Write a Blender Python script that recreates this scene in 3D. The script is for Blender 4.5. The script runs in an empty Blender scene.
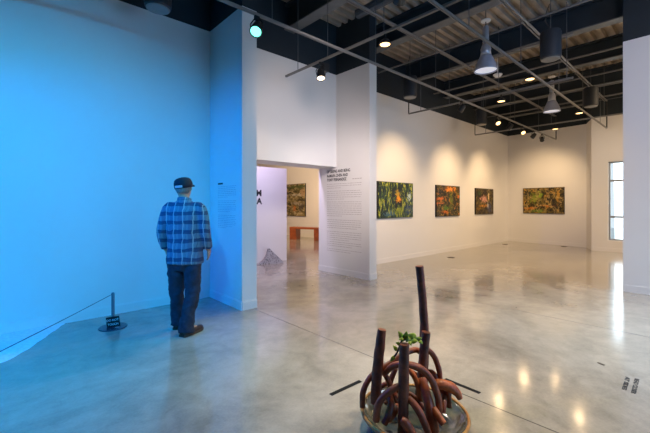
import bpy, bmesh, math, random
from mathutils import Vector, Matrix, noise
random.seed(7)
R = math.radians
C = bpy.context.scene.collection
# ------------------------------------------------------------------ camera model
FOC, HZ, EYE, YAW = 356.0, 204.5, 1.45, R(47.4)
SA, CA = math.sin(YAW), math.cos(YAW)
def W(r, g, z=0.0): return Vector((r*SA + g*CA, -r*CA + g*SA, z))      # metres right / ahead of the viewer -> room
def G(px, py, z=0.0):                                                    # point at height z seen at a pixel
    g = FOC*(EYE - z)/(py - HZ); return W((px-325)/FOC*g, g, z)
def YP(px, py, y):                                                       # point on the plane y
    q = (px-325)/FOC; g = y/(SA - q*CA); return W(q*g, g, EYE + (HZ-py)*g/FOC)
def XP(px, py, x):
    q = (px-325)/FOC; g = x/(CA + q*SA); return W(q*g, g, EYE + (HZ-py)*g/FOC)

# ------------------------------------------------------------------ materials
def srgb(c):
    return tuple(((v/255)/12.92 if v/255 <= .04045 else ((v/255+.055)/1.055)**2.4) for v in c) + (1,)
class NT:
    def __init__(s, name):
        s.m = bpy.data.materials.new(name); s.m.use_nodes = True
        s.t = s.m.node_tree; s.b = s.t.nodes['Principled BSDF']
    def n(s, typ, **kw):
        nd = s.t.nodes.new(typ)
        for k, v in kw.items():
            if k in nd.inputs: nd.inputs[k].default_value = v
            else: setattr(nd, k, v)
        return nd
    def l(s, a, b): s.t.links.new(a, b)
    def ramp(s, fac, stops, interp='LINEAR'):
        r = s.n('ShaderNodeValToRGB'); e = r.color_ramp.elements; r.color_ramp.interpolation = interp
        while len(e) < len(stops): e.new(.5)
        for i, (p, c) in enumerate(stops): e[i].position = p; e[i].color = c
        s.l(fac, r.inputs[0]); return r.outputs[0]
    def math(s, op, a, b=None, c=None, clamp=False):
        n = s.n('ShaderNodeMath'); n.operation = op; n.use_clamp = clamp
        for i, v in enumerate((a, b, c)):
            if v is None: continue
            if hasattr(v, 'links'): s.l(v, n.inputs[i])
            else: n.inputs[i].default_value = v
        return n.outputs[0]
    def mix(s, f, a, b):
        n = s.n('ShaderNodeMix'); n.data_type = 'RGBA'
        for v, i in ((f, 0), (a, 6), (b, 7)):
            if hasattr(v, 'links'): s.l(v, n.inputs[i])
            else: n.inputs[i].default_value = v
        return n.outputs[2]
def mat(name, col, rough=.6, metal=0, var=.06, scale=8, bump=0.0, emit=None, es=0, coat=0, trans=0, spec=None):
    t = NT(name); b = t.b
    tc = t.n('ShaderNodeTexCoord'); nz = t.n('ShaderNodeTexNoise', Scale=scale, Detail=4.0)
    t.l(tc.outputs['Object'], nz.inputs['Vector'])
    c = srgb(col); lo = tuple(v*(1-var) for v in c[:3])+(1,); hi = tuple(min(1, v*(1+var)) for v in c[:3])+(1,)
    t.l(t.ramp(nz.outputs[0], [(.3, lo), (.7, hi)]), b.inputs['Base Color'])
    b.inputs['Roughness'].default_value = rough; b.inputs['Metallic'].default_value = metal
    if coat: b.inputs['Coat Weight'].default_value = coat; b.inputs['Coat Roughness'].default_value = .12
    if trans: b.inputs['Transmission Weight'].default_value = trans
    if spec is not None: b.inputs['Specular IOR Level'].default_value = spec
    if emit: b.inputs['Emission Color'].default_value = srgb(emit); b.inputs['Emission Strength'].default_value = es
    if bump:
        bp = t.n('ShaderNodeBump', Strength=bump, Distance=.01); t.l(nz.outputs[0], bp.inputs['Height']); t.l(bp.outputs[0], b.inputs['Normal'])
    return t.m
M = dict(
    wall=mat('white_wall_paint', (224, 222, 220), .7, var=.012, scale=1.5),
    upper=mat('dark_upper_wall_paint', (30, 40, 48), .75, var=.1, scale=2),
    beam=mat('dark_beam_paint', (34, 46, 56), .6, var=.15, scale=3),
    flange=mat('grey_flange_steel', (92, 96, 100), .5, var=.15, scale=6),
    rail=mat('grey_track_steel', (135, 133, 130), .42, .35, var=.1, scale=9),
    pipe=mat('conduit_steel', (120, 120, 122), .45, .4, var=.1, scale=9),
    rod=mat('thin_rod_steel', (90, 94, 98), .5, .3),
    black=mat('black_metal', (22, 23, 26), .45, var=.15),
    spk=mat('speaker_fabric_dark', (40, 45, 52), .6, var=.15, scale=60),
    spkrim=mat('speaker_grille_rim', (120, 120, 118), .5),
    alu=mat('pale_aluminium', (176, 180, 190), .32, .45, var=.05),
    shade=mat('frosted_lamp_shade', (165, 172, 190), .35, .1, var=.08),
    white=mat('white_plastic', (225, 225, 225), .5),
    bulb=mat('warm_lens', (255, 225, 180), .4, emit=(255, 200, 130), es=3),
    bulbw=mat('warm_white_lens', (255, 235, 215), .4, emit=(255, 225, 190), es=3),
    teal=mat('teal_green_lens', (150, 255, 225), .4, emit=(110, 255, 220), es=2.4),
    blue=mat('blue_lens', (60, 150, 255), .4, emit=(0, 120, 255), es=8),
    pend=mat('pendant_inner_white', (235, 238, 245), .5, emit=(215, 228, 255), es=.35),
    tape=mat('black_tape', (20, 19, 20), .8, spec=.2),
    ink=mat('black_ink', (28, 26, 30), .6),
    ink2=mat('grey_small_print', (176, 168, 166), .7),
    ink3=mat('blue_grey_small_print', (160, 160, 168), .7),
    bench=mat('brown_bench_wood', (150, 78, 40), .35, var=.25, scale=5, coat=.3),
    edge=mat('dark_print_edge', (30, 28, 26), .5),
    steel=mat('stanchion_steel', (110, 125, 140), .35, .6),
    plate=mat('stanchion_base_plate', (70, 84, 100), .25, .5),
    pale_bump=mat('pale_patch', (225, 228, 230), .9, var=.12, scale=30, bump=.5),
    sculpt=None, green=mat('leaf_green', (140, 165, 52), .5, var=.45, scale=60),
    twig=mat('dark_twig', (60, 40, 30), .6),
    jeans=mat('dark_denim', (34, 40, 58), .85, var=.3, scale=25, bump=.3),
    skin=mat('skin', (196, 150, 128), .55, var=.05),
    hair=mat('grey_hair', (120, 118, 116), .8, var=.3, scale=90),
    cap=mat('navy_cap', (22, 25, 42), .8, var=.2, scale=60),
    capst=mat('pale_cap_strap', (185, 185, 195), .7),
    shoe=mat('dark_brown_shoe', (56, 34, 30), .6, var=.2), sole=mat('shoe_sole', (80, 62, 50), .7),
    frame=mat('window_frame_alu', (150, 155, 158), .45, .3), duct=mat('dark_duct', (70, 78, 88), .5, .2),
    sign=mat('black_sign_face', (14, 14, 20), .4), signtxt=mat('sign_letters_white', (225, 230, 235), .5),
    vent=mat('floor_outlet_brass', (70, 60, 48), .5, .5),
    outside=mat('pale_ground', (200, 205, 208), .9),
)
def floor_mat():
    t = NT('polished_concrete'); b = t.b
    tc = t.n('ShaderNodeTexCoord')
    n1 = t.n('ShaderNodeTexNoise', Scale=.8, Detail=6.0, Roughness=.6, Distortion=.8); n2 = t.n('ShaderNodeTexNoise', Scale=5.0, Detail=8.0, Roughness=.7, Distortion=.4)
    n3 = t.n('ShaderNodeTexNoise', Scale=60.0, Detail=4.0)
    for n in (n1, n2, n3): t.l(tc.outputs['Object'], n.inputs['Vector'])
    f = t.math('ADD', t.math('MULTIPLY', n1.outputs[0], .6), t.math('ADD', t.math('MULTIPLY', n2.outputs[0], .3), t.math('MULTIPLY', n3.outputs[0], .1)))
    c = t.ramp(f, [(.36, srgb((128, 121, 108))), (.5, srgb((156, 148, 133))), (.64, srgb((178, 170, 154)))])
    sp = t.n('ShaderNodeSeparateXYZ'); t.l(tc.outputs['Object'], sp.inputs[0])
    # sawn control joints across the slab
    line = None
    for ax, v in ((0, 2.62), (0, 5.24), (0, 7.9), (0, 10.5)):
        d = t.math('ABSOLUTE', t.math('SUBTRACT', sp.outputs[ax], v)); k = t.math('LESS_THAN', d, .006 if v < 6 else .01)
        line = k if line is None else t.math('MAXIMUM', line, k)
    t.l(t.mix(t.math('MULTIPLY', line, .75), c, srgb((52, 50, 48))), b.inputs['Base Color'])
    t.l(t.math('MULTIPLY_ADD', f, .28, .02), b.inputs['Roughness'])
    b.inputs['Specular IOR Level'].default_value = .62
    b.inputs['Coat Weight'].default_value = .5; b.inputs['Coat Roughness'].default_value = .1
    bp = t.n('ShaderNodeBump', Strength=.05, Distance=.01); t.l(n2.outputs[0], bp.inputs['Height']); t.l(bp.outputs[0], b.inputs['Normal'])
    return t.m
M['floor'] = floor_mat()
def deck_mat():
    t = NT('corrugated_deck_steel'); b = t.b
    tc = t.n('ShaderNodeTexCoord'); n1 = t.n('ShaderNodeTexNoise', Scale=2.0, Detail=6.0); t.l(tc.outputs['Object'], n1.inputs['Vector'])
    t.l(t.ramp(n1.outputs[0], [(.3, srgb((150, 140, 128))), (.7, srgb((200, 188, 174)))]), b.inputs['Base Color'])
    b.inputs['Roughness'].default_value = .5; b.inputs['Metallic'].default_value = .3; return t.m
M['deck'] = deck_mat()
def bark_mat(name, lo, hi, coat=.35):
    t = NT(name); b = t.b
    tc = t.n('ShaderNodeTexCoord'); n1 = t.n('ShaderNodeTexNoise', Scale=14.0, Detail=8.0, Roughness=.7); n2 = t.n('ShaderNodeTexNoise', Scale=90.0, Detail=4.0)
    t.l(tc.outputs['Object'], n1.inputs['Vector']); t.l(tc.outputs['Object'], n2.inputs['Vector'])
    t.l(t.ramp(n1.outputs[0], [(.3, srgb(lo)), (.72, srgb(hi))]), b.inputs['Base Color'])
    b.inputs['Roughness'].default_value = .5; b.inputs['Coat Weight'].default_value = coat*.5; b.inputs['Coat Roughness'].default_value = .25
    bp = t.n('ShaderNodeBump', Strength=.5, Distance=.004); t.l(n2.outputs[0], bp.inputs['Height']); t.l(bp.outputs[0], b.inputs['Normal'])
    return t.m
M['bark'] = bark_mat('brown_clay_stem', (54, 22, 12), (146, 70, 36))
M['root'] = bark_mat('red_brown_clay_root', (78, 32, 16), (168, 86, 44))
M['orange'] = bark_mat('orange_brown_clay_root', (140, 62, 24), (206, 116, 54))
def bowl_mat():
    t = NT('dark_olive_glaze'); b = t.b
    tc = t.n('ShaderNodeTexCoord'); n1 = t.n('ShaderNodeTexNoise', Scale=7.0, Detail=6.0, Distortion=1.5); t.l(tc.outputs['Object'], n1.inputs['Vector'])
    t.l(t.ramp(n1.outputs[0], [(.3, srgb((38, 40, 36))), (.55, srgb((88, 88, 76))), (.75, srgb((120, 112, 88)))]), b.inputs['Base Color'])
    b.inputs['Roughness'].default_value = .16; b.inputs['Coat Weight'].default_value = .6; return t.m
M['bowl'] = bowl_mat(); M['rim'] = bark_mat('ochre_glazed_rim', (120, 76, 26), (196, 140, 60), .6)
def rock_mat():
    t = NT('grey_crumpled_texture'); b = t.b
    tc = t.n('ShaderNodeTexCoord'); v = t.n('ShaderNodeTexVoronoi', Scale=22.0); t.l(tc.outputs['Object'], v.inputs['Vector'])
    t.l(t.ramp(v.outputs['Distance'], [(.1, srgb((62, 60, 66))), (.5, srgb((168, 166, 172)))]), b.inputs['Base Color'])
    b.inputs['Roughness'].default_value = .7; return t.m
M['sculpt'] = rock_mat()
def plaid_mat():
    t = NT('blue_plaid_flannel'); b = t.b
    tc = t.n('ShaderNodeTexCoord'); sp = t.n('ShaderNodeSeparateXYZ'); t.l(tc.outputs['Object'], sp.inputs[0])
    def band(sock, per, off, w):
        m = t.math('FRACT', t.math('DIVIDE', t.math('ADD', sock, off+10*per), per)); return t.math('LESS_THAN', m, w)
    nz = t.n('ShaderNodeTexNoise', Scale=120.0, Detail=3.0); t.l(tc.outputs['Object'], nz.inputs['Vector'])
    col = srgb((104, 132, 150))
    wn = t.n('ShaderNodeTexNoise', Scale=7.0, Detail=2.0); t.l(tc.outputs['Object'], wn.inputs['Vector']); off = t.math('MULTIPLY_ADD', wn.outputs[0], .06, -.03)
    z, x = t.math('ADD', sp.outputs[2], off), t.math('ADD', sp.outputs[0], off)
    col = t.mix(t.math('MULTIPLY', band(x, .102, .02, .45), .45), col, srgb((70, 84, 128)))
    col = t.mix(t.math('MULTIPLY', band(z, .102, .0, .42), .75), col, srgb((26, 34, 78)))
    col = t.mix(t.math('MULTIPLY', band(z, .102, .075, .09), .6), col, srgb((40, 52, 96)))
    col = t.mix(t.math('MULTIPLY', band(x, .102, .08, .10), .55), col, srgb((205, 210, 205)))
    col = t.mix(t.math('MULTIPLY', band(x, .102, .05, .06), .4), col, srgb((40, 44, 84)))
    col = t.mix(t.math('MULTIPLY', nz.outputs[0], .3), col, srgb((60, 70, 96)))
    t.l(col, b.inputs['Base Color']); b.inputs['Roughness'].default_value = .95
    return t.m
M['plaid'] = plaid_mat()
def glass_mat():
    t = NT('window_glass'); b = t.b
    b.inputs['Base Color'].default_value = (.95, 1, 1, 1); b.inputs['Transmission Weight'].default_value = 1; b.inputs['Roughness'].default_value = .0; b.inputs['IOR'].default_value = 1.1
    return t.m
M['glass'] = glass_mat()
def picture_mat(name, stops, sx, sz, dist, blobs, w, h, vein=None, seed=0.0, fine=14.0):
    """printed forest picture: layered, stretched noise plus soft patches of colour; coordinates in metres on the print"""
    t = NT(name); b = t.b
    tc = t.n('ShaderNodeTexCoord')
    mp = t.n('ShaderNodeMapping'); mp.inputs['Scale'].default_value = (sx, sx, sz); mp.inputs['Location'].default_value = (seed, seed*.7, seed*.3)
    t.l(tc.outputs['Object'], mp.inputs['Vector'])
    n1 = t.n('ShaderNodeTexNoise', Scale=1.0, Detail=8.0, Roughness=.72, Distortion=dist); t.l(mp.outputs[0], n1.inputs['Vector'])
    col = t.ramp(n1.outputs[0], stops)
    sp = t.n('ShaderNodeSeparateXYZ'); t.l(tc.outputs['Object'], sp.inputs[0])
    n2 = t.n('ShaderNodeTexNoise', Scale=fine, Detail=5.0, Roughness=.7, Distortion=1.0); t.l(tc.outputs['Object'], n2.inputs['Vector'])
    for u, v, ru, rv, c, k in blobs:
        dx = t.math('DIVIDE', t.math('SUBTRACT', sp.outputs[0], (u-.5)*w), ru*w); dz = t.math('DIVIDE', t.math('SUBTRACT', sp.outputs[2], (v-.5)*h), rv*h)
        d = t.math('SQRT', t.math('ADD', t.math('MULTIPLY', dx, dx), t.math('MULTIPLY', dz, dz)))
        f = t.math('SUBTRACT', t.math('MULTIPLY_ADD', n2.outputs[0], 5.5, -1.85), d, clamp=True)
        f = t.math('MULTIPLY', t.math('MULTIPLY', f, 2.2, clamp=True), k)
        col = t.mix(f, col, srgb(c))
    if vein:
        v = t.n('ShaderNodeTexVoronoi', Scale=vein[0]); v.feature = 'DISTANCE_TO_EDGE'
        mp2 = t.n('ShaderNodeMapping'); mp2.inputs['Scale'].default_value = vein[3]; t.l(tc.outputs['Object'], mp2.inputs['Vector'])
        ad = t.n('ShaderNodeVectorMath'); ad.operation = 'ADD'; sc = t.n('ShaderNodeVectorMath'); sc.operation = 'SCALE'; sc.inputs['Scale'].default_value = .35
        t.l(n2.outputs['Color'], sc.inputs[0]); t.l(mp2.outputs[0], ad.inputs[0]); t.l(sc.outputs[0], ad.inputs[1]); t.l(ad.outputs[0], v.inputs['Vector'])
        f = t.math('MULTIPLY', t.math('LESS_THAN', v.outputs['Distance'], vein[1]), vein[4])
        col = t.mix(f, col, srgb(vein[2]))
    t.l(col, b.inputs['Base Color']); b.inputs['Roughness'].default_value = .45; b.inputs['Specular IOR Level'].default_value = .3
    return t.m

# ------------------------------------------------------------------ mesh helpers
def link(name, bm, m, parent=None, smooth=False, loc=None):
    me = bpy.data.meshes.new(name)
    bmesh.ops.recalc_face_normals(bm, faces=bm.faces) if bm.faces else None
    if smooth:
        for f in bm.faces: f.smooth = True
    bm.to_mesh(me); bm.free()
    for x in (m if isinstance(m, (list, tuple)) else [m]): me.materials.append(x)
    if smooth:
        me.shade_smooth()
    o = bpy.data.objects.new(name, me); C.objects.link(o)
    if parent: o.parent = parent
    if loc is not None: o.location = loc
    return o
def tag(o, label=None, cat=None, group=None, kind=None):
    if label: o['label'] = label
    if cat: o['category'] = cat
    if group: o['group'] = group
    if kind: o['kind'] = kind
    return o
def thing(name, label, cat, loc=(0, 0, 0), rz=0, group=None, mtx=None):
    o = bpy.data.objects.new(name, None); C.objects.link(o); o.empty_display_size = .1
    if mtx is not None: o.matrix_world = mtx
    else: o.location = loc; o.rotation_euler = (0, 0, rz)
    return tag(o, label, cat, group)
def bx(bm, a, b, mi=0, mtx=None):
    vs = [bm.verts.new(Vector((x, y, z)) if mtx is None else mtx @ Vector((x, y, z))) for x in (a[0], b[0]) for y in (a[1], b[1]) for z in (a[2], b[2])]
    for q in ((0, 1, 3, 2), (4, 6, 7, 5), (0, 4, 5, 1), (2, 3, 7, 6), (0, 2, 6, 4), (1, 5, 7, 3)):
        f = bm.faces.new([vs[i] for i in q]); f.material_index = mi
    return vs
def box(a, b): bm = bmesh.new(); bx(bm, a, b); return bm
def rbox(a, b, r=.01, seg=2):
    bm = box(a, b); bmesh.ops.bevel(bm, geom=bm.edges[:], offset=r, segments=seg, affect='EDGES', profile=.5); return bm
def prism(bm, pts, z0, z1, mi=0):
    lo = [bm.verts.new((p[0], p[1], z0)) for p in pts]; hi = [bm.verts.new((p[0], p[1], z1)) for p in pts]; n = len(pts)
    fs = [bm.faces.new(lo[::-1]), bm.faces.new(hi)] + [bm.faces.new((lo[i], lo[(i+1) % n], hi[(i+1) % n], hi[i])) for i in range(n)]
    for f in fs: f.material_index = mi
def smooth_path(pts, n=6):
    P = [Vector(p) for p in pts]
    if len(P) < 3: return P
    out = []
    for i in range(len(P)-1):
        p0 = P[max(i-1, 0)]; p1 = P[i]; p2 = P[i+1]; p3 = P[min(i+2, len(P)-1)]
        for k in range(n):
            t = k/n; out.append(.5*((2*p1)+(p2-p0)*t+(2*p0-5*p1+4*p2-p3)*t*t+(3*p1-p0-3*p2+p3)*t**3))
    out.append(P[-1]); return out
def interp(vals, n):
    if not isinstance(vals, (list, tuple)): return [vals]*n
    out = []
    for i in range(n):
        f = i/(n-1)*(len(vals)-1); k = min(int(f), len(vals)-2); out.append(vals[k]+(vals[k+1]-vals[k])*(f-k))
    return out
def tube(bm, path, rad, seg=10, flat=1.0, up=None, wob=0, mi=0, rcap=True):
    n = len(path); rads = interp(rad, n) if not (isinstance(rad, list) and len(rad) == n) else rad
    nrm = Vector(up) if up else None; rings = []
    for i, p in enumerate(path):
        t = (Vector(path[min(i+1, n-1)])-Vector(path[max(i-1, 0)])).normalized()
        if nrm is None: nrm = t.orthogonal().normalized()
        nrm = (nrm-t*nrm.dot(t))
        nrm = nrm.normalized() if nrm.length > 1e-6 else t.orthogonal().normalized()
        b = t.cross(nrm); r = rads[i]; ring = []
        for k in range(seg):
            a = 2*math.pi*k/seg; w = 1+(noise.noise(Vector(p)*14+Vector((math.cos(a), math.sin(a), 0)))*wob if wob else 0)
            ring.append(bm.verts.new(Vector(p)+(nrm*math.cos(a)*flat+b*math.sin(a))*r*w))
        rings.append(ring)
    fs = []
    for i in range(n-1):
        for k in range(seg): fs.append(bm.faces.new((rings[i][k], rings[i][(k+1) % seg], rings[i+1][(k+1) % seg], rings[i+1][k])))
    fs.append(bm.faces.new(rings[0][::-1])); fs.append(bm.faces.new(rings[-1]))
    for f in fs: f.material_index = mi
    return bm
def loft(bm, rings, seg=20):
    """rings: (x, y, z, rx, ry) horizontal ellipses"""
    rr = []
    for x, y, z, rx, ry in rings:
        rr.append([bm.verts.new((x+rx*math.cos(2*math.pi*k/seg), y+ry*math.sin(2*math.pi*k/seg), z)) for k in range(seg)])
    for i in range(len(rr)-1):
        for k in range(seg): bm.faces.new((rr[i][k], rr[i][(k+1) % seg], rr[i+1][(k+1) % seg], rr[i+1][k]))
    bm.faces.new(rr[0][::-1]); bm.faces.new(rr[-1]); return bm
def lathe(bm, prof, seg=28, mtx=None, mi=0, close=False):
    rr = []
    for r, z in prof:
        rr.append([bm.verts.new((mtx or Matrix()) @ Vector((r*math.cos(2*math.pi*k/seg), r*math.sin(2*math.pi*k/seg), z))) for k in range(seg)])
    fs = []
    for i in range(len(rr)-(0 if close else 1)):
        a, b = rr[i], rr[(i+1) % len(rr)]
        for k in range(seg): fs.append(bm.faces.new((a[k], a[(k+1) % seg], b[(k+1) % seg], b[k])))
    if not close: fs.append(bm.faces.new(rr[0][::-1])); fs.append(bm.faces.new(rr[-1]))
    for f in fs: f.material_index = mi
    return bm
def edge_smooth(o, ang=35):
    for p in o.data.polygons: p.use_smooth = True
    md = o.modifiers.new('es', 'EDGE_SPLIT'); md.split_angle = R(ang); return o
def text_mesh(name, body, size, m, mtx, parent=None, align='LEFT', depth=.0012, squeeze=1.0, bold=0.0):
    cu = bpy.data.curves.new(name+'_c', 'FONT'); cu.body = body; cu.size = size; cu.extrude = depth; cu.align_x = align; cu.resolution_u = 3; cu.offset = bold
    ob = bpy.data.objects.new(name+'_c', cu); C.objects.link(ob)
    me = bpy.data.meshes.new_from_object(ob); bpy.data.objects.remove(ob); bpy.data.curves.remove(cu)
    me.transform(Matrix.Diagonal((squeeze, 1, 1, 1))); me.transform(mtx); me.materials.clear(); me.materials.append(m)
    o = bpy.data.objects.new(name, me); C.objects.link(o)
    if parent: o.parent = parent
    return o
def frame_m(origin, xdir, ydir):
    x = Vector(xdir).normalized(); y = Vector(ydir).normalized(); z = x.cross(y); m = Matrix.Identity(4)
    for i in range(3): m[i][0], m[i][1], m[i][2], m[i][3] = x[i], y[i], z[i], origin[i]
    return m

# ------------------------------------------------------------------ the setting
TOP, CEIL = 4.17, 5.15
def struct(name, bm, m): return tag(link(name, bm, m), kind='structure')
def wall(name, pts, z0=0.0, top=TOP):
    bm = bmesh.new(); prism(bm, pts, z0, top, 0); prism(bm, pts, top, CEIL+.12, 1); return struct(name, bm, [M['wall'], M['upper']])
def rect(x0, y0, x1, y1): return [(x0, y0), (x1, y0), (x1, y1), (x0, y1)]
struct('floor', box((-5.2, -6.2, -.2), (17.2, 16.2, 0)), M['floor'])
wall('wall_left', rect(-5.0, 5.35, 2.46, 5.75))
wall('wall_left_return', rect(2.46, 4.35, 2.69, 5.75))
wall('wall_doorway_side', rect(2.69, 5.35, 3.05, 5.9))
wall('wall_header', rect(3.05, 5.35, 5.24, 5.9), z0=2.235)
wall('wall_text', rect(5.24, 4.44, 5.45, 5.9))
wall('wall_pictures', rect(5.45, 5.5, 15.4, 5.9))
wall('wall_far', [(14.95, 5.5), (14.62, 2.87), (15.4, 2.87), (15.4, 5.5)])
wall('wall_far_return', [(14.62, 2.87), (13.82, 2.58), (15.4, 2.58), (15.4, 2.87)])
# window wall at x 13.8 with one tall opening
wy0, wy1 = XP(623, 200, 13.8).y - 1.0, XP(608, 200, 13.8).y
wz1, wz0 = XP(611, 161.5, 13.8).z, XP(611, 240.5, 13.8).z
bm = bmesh.new()
prism(bm, rect(13.8, wy1, 14.05, 2.58), 0, TOP); prism(bm, rect(13.8, -6, 14.05, wy0), 0, TOP)
prism(bm, rect(13.8, wy0, 14.05, wy1), 0, wz0); prism(bm, rect(13.8, wy0, 14.05, wy1), wz1, TOP); prism(bm, rect(13.8, -6, 14.05, 2.58), TOP, CEIL+.12, 1)
struct('wall_window', bm, [M['wall'], M['upper']])
bm = bmesh.new(); f_ = .045
for a, b in (((13.9, wy1-f_, wz0), (13.98, wy1, wz1)), ((13.9, wy0, wz0), (13.98, wy0+f_, wz1)), ((13.9, wy0+f_, wz0), (13.98, wy1-f_, wz0+f_)), ((13.9, wy0+f_, wz1-f_), (13.98, wy1-f_, wz1))): bx(bm, a, b)
for py in (180.5, 217):
    z = XP(612, py, 13.8).z; bx(bm, (13.9, wy0+f_, z-.03), (13.98, wy1-f_, z+.03))
win = struct('window_1', bm, M['frame'])
tag(link('glass_pane', box((13.935, wy0+f_, wz0+f_), (13.945, wy1-f_, wz1-f_)), M['glass'], win))
wall('wall_right', rect(7.7, -6.0, 7.93, 1.01))
struct('wall_behind', box((-5, -6.2, 0), (14.05, -6, 5.27)), M['upper']); struct('wall_entrance', box((-5.2, -6.2, 0), (-5, 5.75, 5.27)), M['upper'])
# second room
wall('wall_back_room', rect(10.1, 5.9, 10.35, 16)); wall('wall_back_room_side', rect(2.5, 5.75, 2.69, 16)); wall('wall_back_room_end', rect(2.5, 16, 10.35, 16.2))
# ceiling: corrugated metal deck over the hall, ribs running along x
bm = bmesh.new(); y = -6.0; prof = []
while y < 5.9:
    prof += [(y, CEIL), (y+.07, CEIL), (y+.095, CEIL+.075), (y+.165, CEIL+.075)]; y += .19
prof.append((5.9, CEIL))
lo = [[bm.verts.new((x, p[0], p[1])) for p in prof] for x in (-5, 15.4)]
hi = [[bm.verts.new((x, p[0], CEIL+.2)) for p in prof] for x in (-5, 15.4)]
for i in range(len(prof)-1):
    for a in (lo, hi): bm.faces.new((a[0][i], a[0][i+1], a[1][i+1], a[1][i]))
    for s in (0, 1): bm.faces.new((lo[s][i], lo[s][i+1], hi[s][i+1], hi[s][i]))
for k in (0, -1): bm.faces.new((lo[0][k], lo[1][k], hi[1][k], hi[0][k]))
struct('ceiling', bm, M['deck'])
struct('ceiling_back_room', box((2.5, 5.9, 3.9), (10.3, 16.1, 4.1)), M['wall'])
# baseboards
def bboard(name, a, b, off=.014, h=.11):
    a, b = Vector(a+(0,)), Vector(b+(0,)); d = (b-a).normalized(); n = Vector((d.y, -d.x, 0))
    bm = bmesh.new(); prism(bm, [a[:2], b[:2], (b+n*off)[:2], (a+n*off)[:2]], 0, h); prism(bm, [a[:2], b[:2], (b+n*off*.45)[:2], (a+n*off*.45)[:2]], h, h+.012); struct(name, bm, M['wall'])
bboard('baseboard_left', (-5, 5.35), (2.446, 5.35)); bboard('baseboard_return', (2.46, 5.336), (2.46, 4.35))
bboard('baseboard_return_end', (2.46, 4.35), (2.69, 4.35)); bboard('baseboard_text', (5.24, 5.9), (5.24, 4.44)); bboard('baseboard_text_end', (5.24, 4.44), (5.45, 4.44))
bboard('baseboard_pictures', (5.45, 5.5), (14.93, 5.5)); bboard('baseboard_far', (14.95, 5.48), (14.62, 2.87)); bboard('baseboard_window', (13.8, 2.58), (13.8, -5.9)); bboard('baseboard_right', (7.7, 1.01), (7.7, -5.9))
# ground outside the window
struct('trim_outside_ground', box((15.5, -8, -.3), (30, 8, -.1)), M['outside'])

# ------------------------------------------------------------------ overhead steel
names = {0: None}
beams = [(-2.2, 'leftmost, over the blue wall'), (-.1, 'above the standing man'), (2.0, 'crossing just before the blue return wall'), (4.0, 'crossing above the doorway header'), (5.85, 'crossing just past the text wall'),
         (8.0, 'running behind the larger hanging lamp toward the right pillar'), (10.0, 'one bay before the smaller hanging lamp bay'), (12.0, 'second from the far wall'), (13.9, 'nearest the far wall')]
for x, w in beams:
    t = thing('steel_beam', 'dark painted steel ceiling beam '+w, 'beam', (x, 0, 4.67), 0, 'dark steel beams under the metal deck')
    y1 = 5.49 if x > 5.45 else 5.34
    if x > 13.8: y1 = 5.49
    bm = box((-.012, -5.95, .02), (.012, y1, .478)); bx(bm, (-.1, -5.95, .44), (.1, y1, .478))
    # web plus top flange
    link('web', bm, M['beam'], t)
    link('bottom_flange', box((-.11, -5.95, 0), (.11, y1, .02)), M['flange'], t)
ZT, ZU = 3.7, 4.5
def rods(t, pts, z0, z1):
    for p in pts:
        bm = bmesh.new(); tube(bm, [(p[0], p[1], z0), (p[0], p[1], z1)], .006, 6); link('hanger_rod', bm, M['rod'], t)
def rail(bm, a, b):
    a, b = Vector(a), Vector(b); d = (b-a).normalized(); n = Vector((-d.y, d.x, 0))
    for s in (-1, 1): # two lips of the channel
        c = n*.011*s; vs = []
        for p in (a, b):
            for k, dz in ((-.004, -.016), (.004, -.016), (.004, .016), (-.004, .016)): vs.append(bm.verts.new(p+c+n*k+Vector((0, 0, dz))))
        for q in ((0, 1, 5, 4), (1, 2, 6, 5), (2, 3, 7, 6), (3, 0, 4, 7), (0, 3, 2, 1), (4, 5, 6, 7)): bm.faces.new([vs[i] for i in q])
    vs = []
    for p in (a, b):
        for k, dz in ((-.009, .006), (.009, .006), (.009, .015), (-.009, .015)): vs.append(bm.verts.new(p+n*k+Vector((0, 0, dz))))
    for q in ((0, 1, 5, 4), (1, 2, 6, 5), (2, 3, 7, 6), (3, 0, 4, 7), (0, 3, 2, 1), (4, 5, 6, 7)): bm.faces.new([vs[i] for i in q])
BX = [b[0] for b in beams]
for y, x0, x1, w, b_ in ((3.65, -4, 14.2, 'nearest the picture wall, carrying the spotlights', 1), (.6, -4, 3.1, 'out of frame above the viewer', 1), (2.1, -4, 13.2, 'passing in front of the larger hanging lamp', 1)):
    t = thing('lighting_track', 'long grey lighting track with upper conduit, '+w, 'lighting track', (x0, y, ZT), 0, 'long lighting tracks')
    bm = bmesh.new(); rail(bm, (0, 0, 0), (x1-x0, 0, 0)); link('track_rail', bm, M['rail'], t)
    bm = bmesh.new(); tube(bm, [(0, 0, ZU-ZT), (x1-x0, 0, ZU-ZT)], .02, 8); tube(bm, [(0, .05, ZU-ZT), (x1-x0, .05, ZU-ZT)], .012, 8); link('upper_conduit', bm, M['pipe'], t)
    bm = bmesh.new(); tube(bm, [(x1-x0, 0, 0), (x1-x0, 0, ZU-ZT)], .017, 8); link('end_post', bm, M['black'], t)
    rods(t, [(x-x0+.5, .035) for x in BX if x0 < x+.5 < x1], .018, CEIL-ZT)
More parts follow.
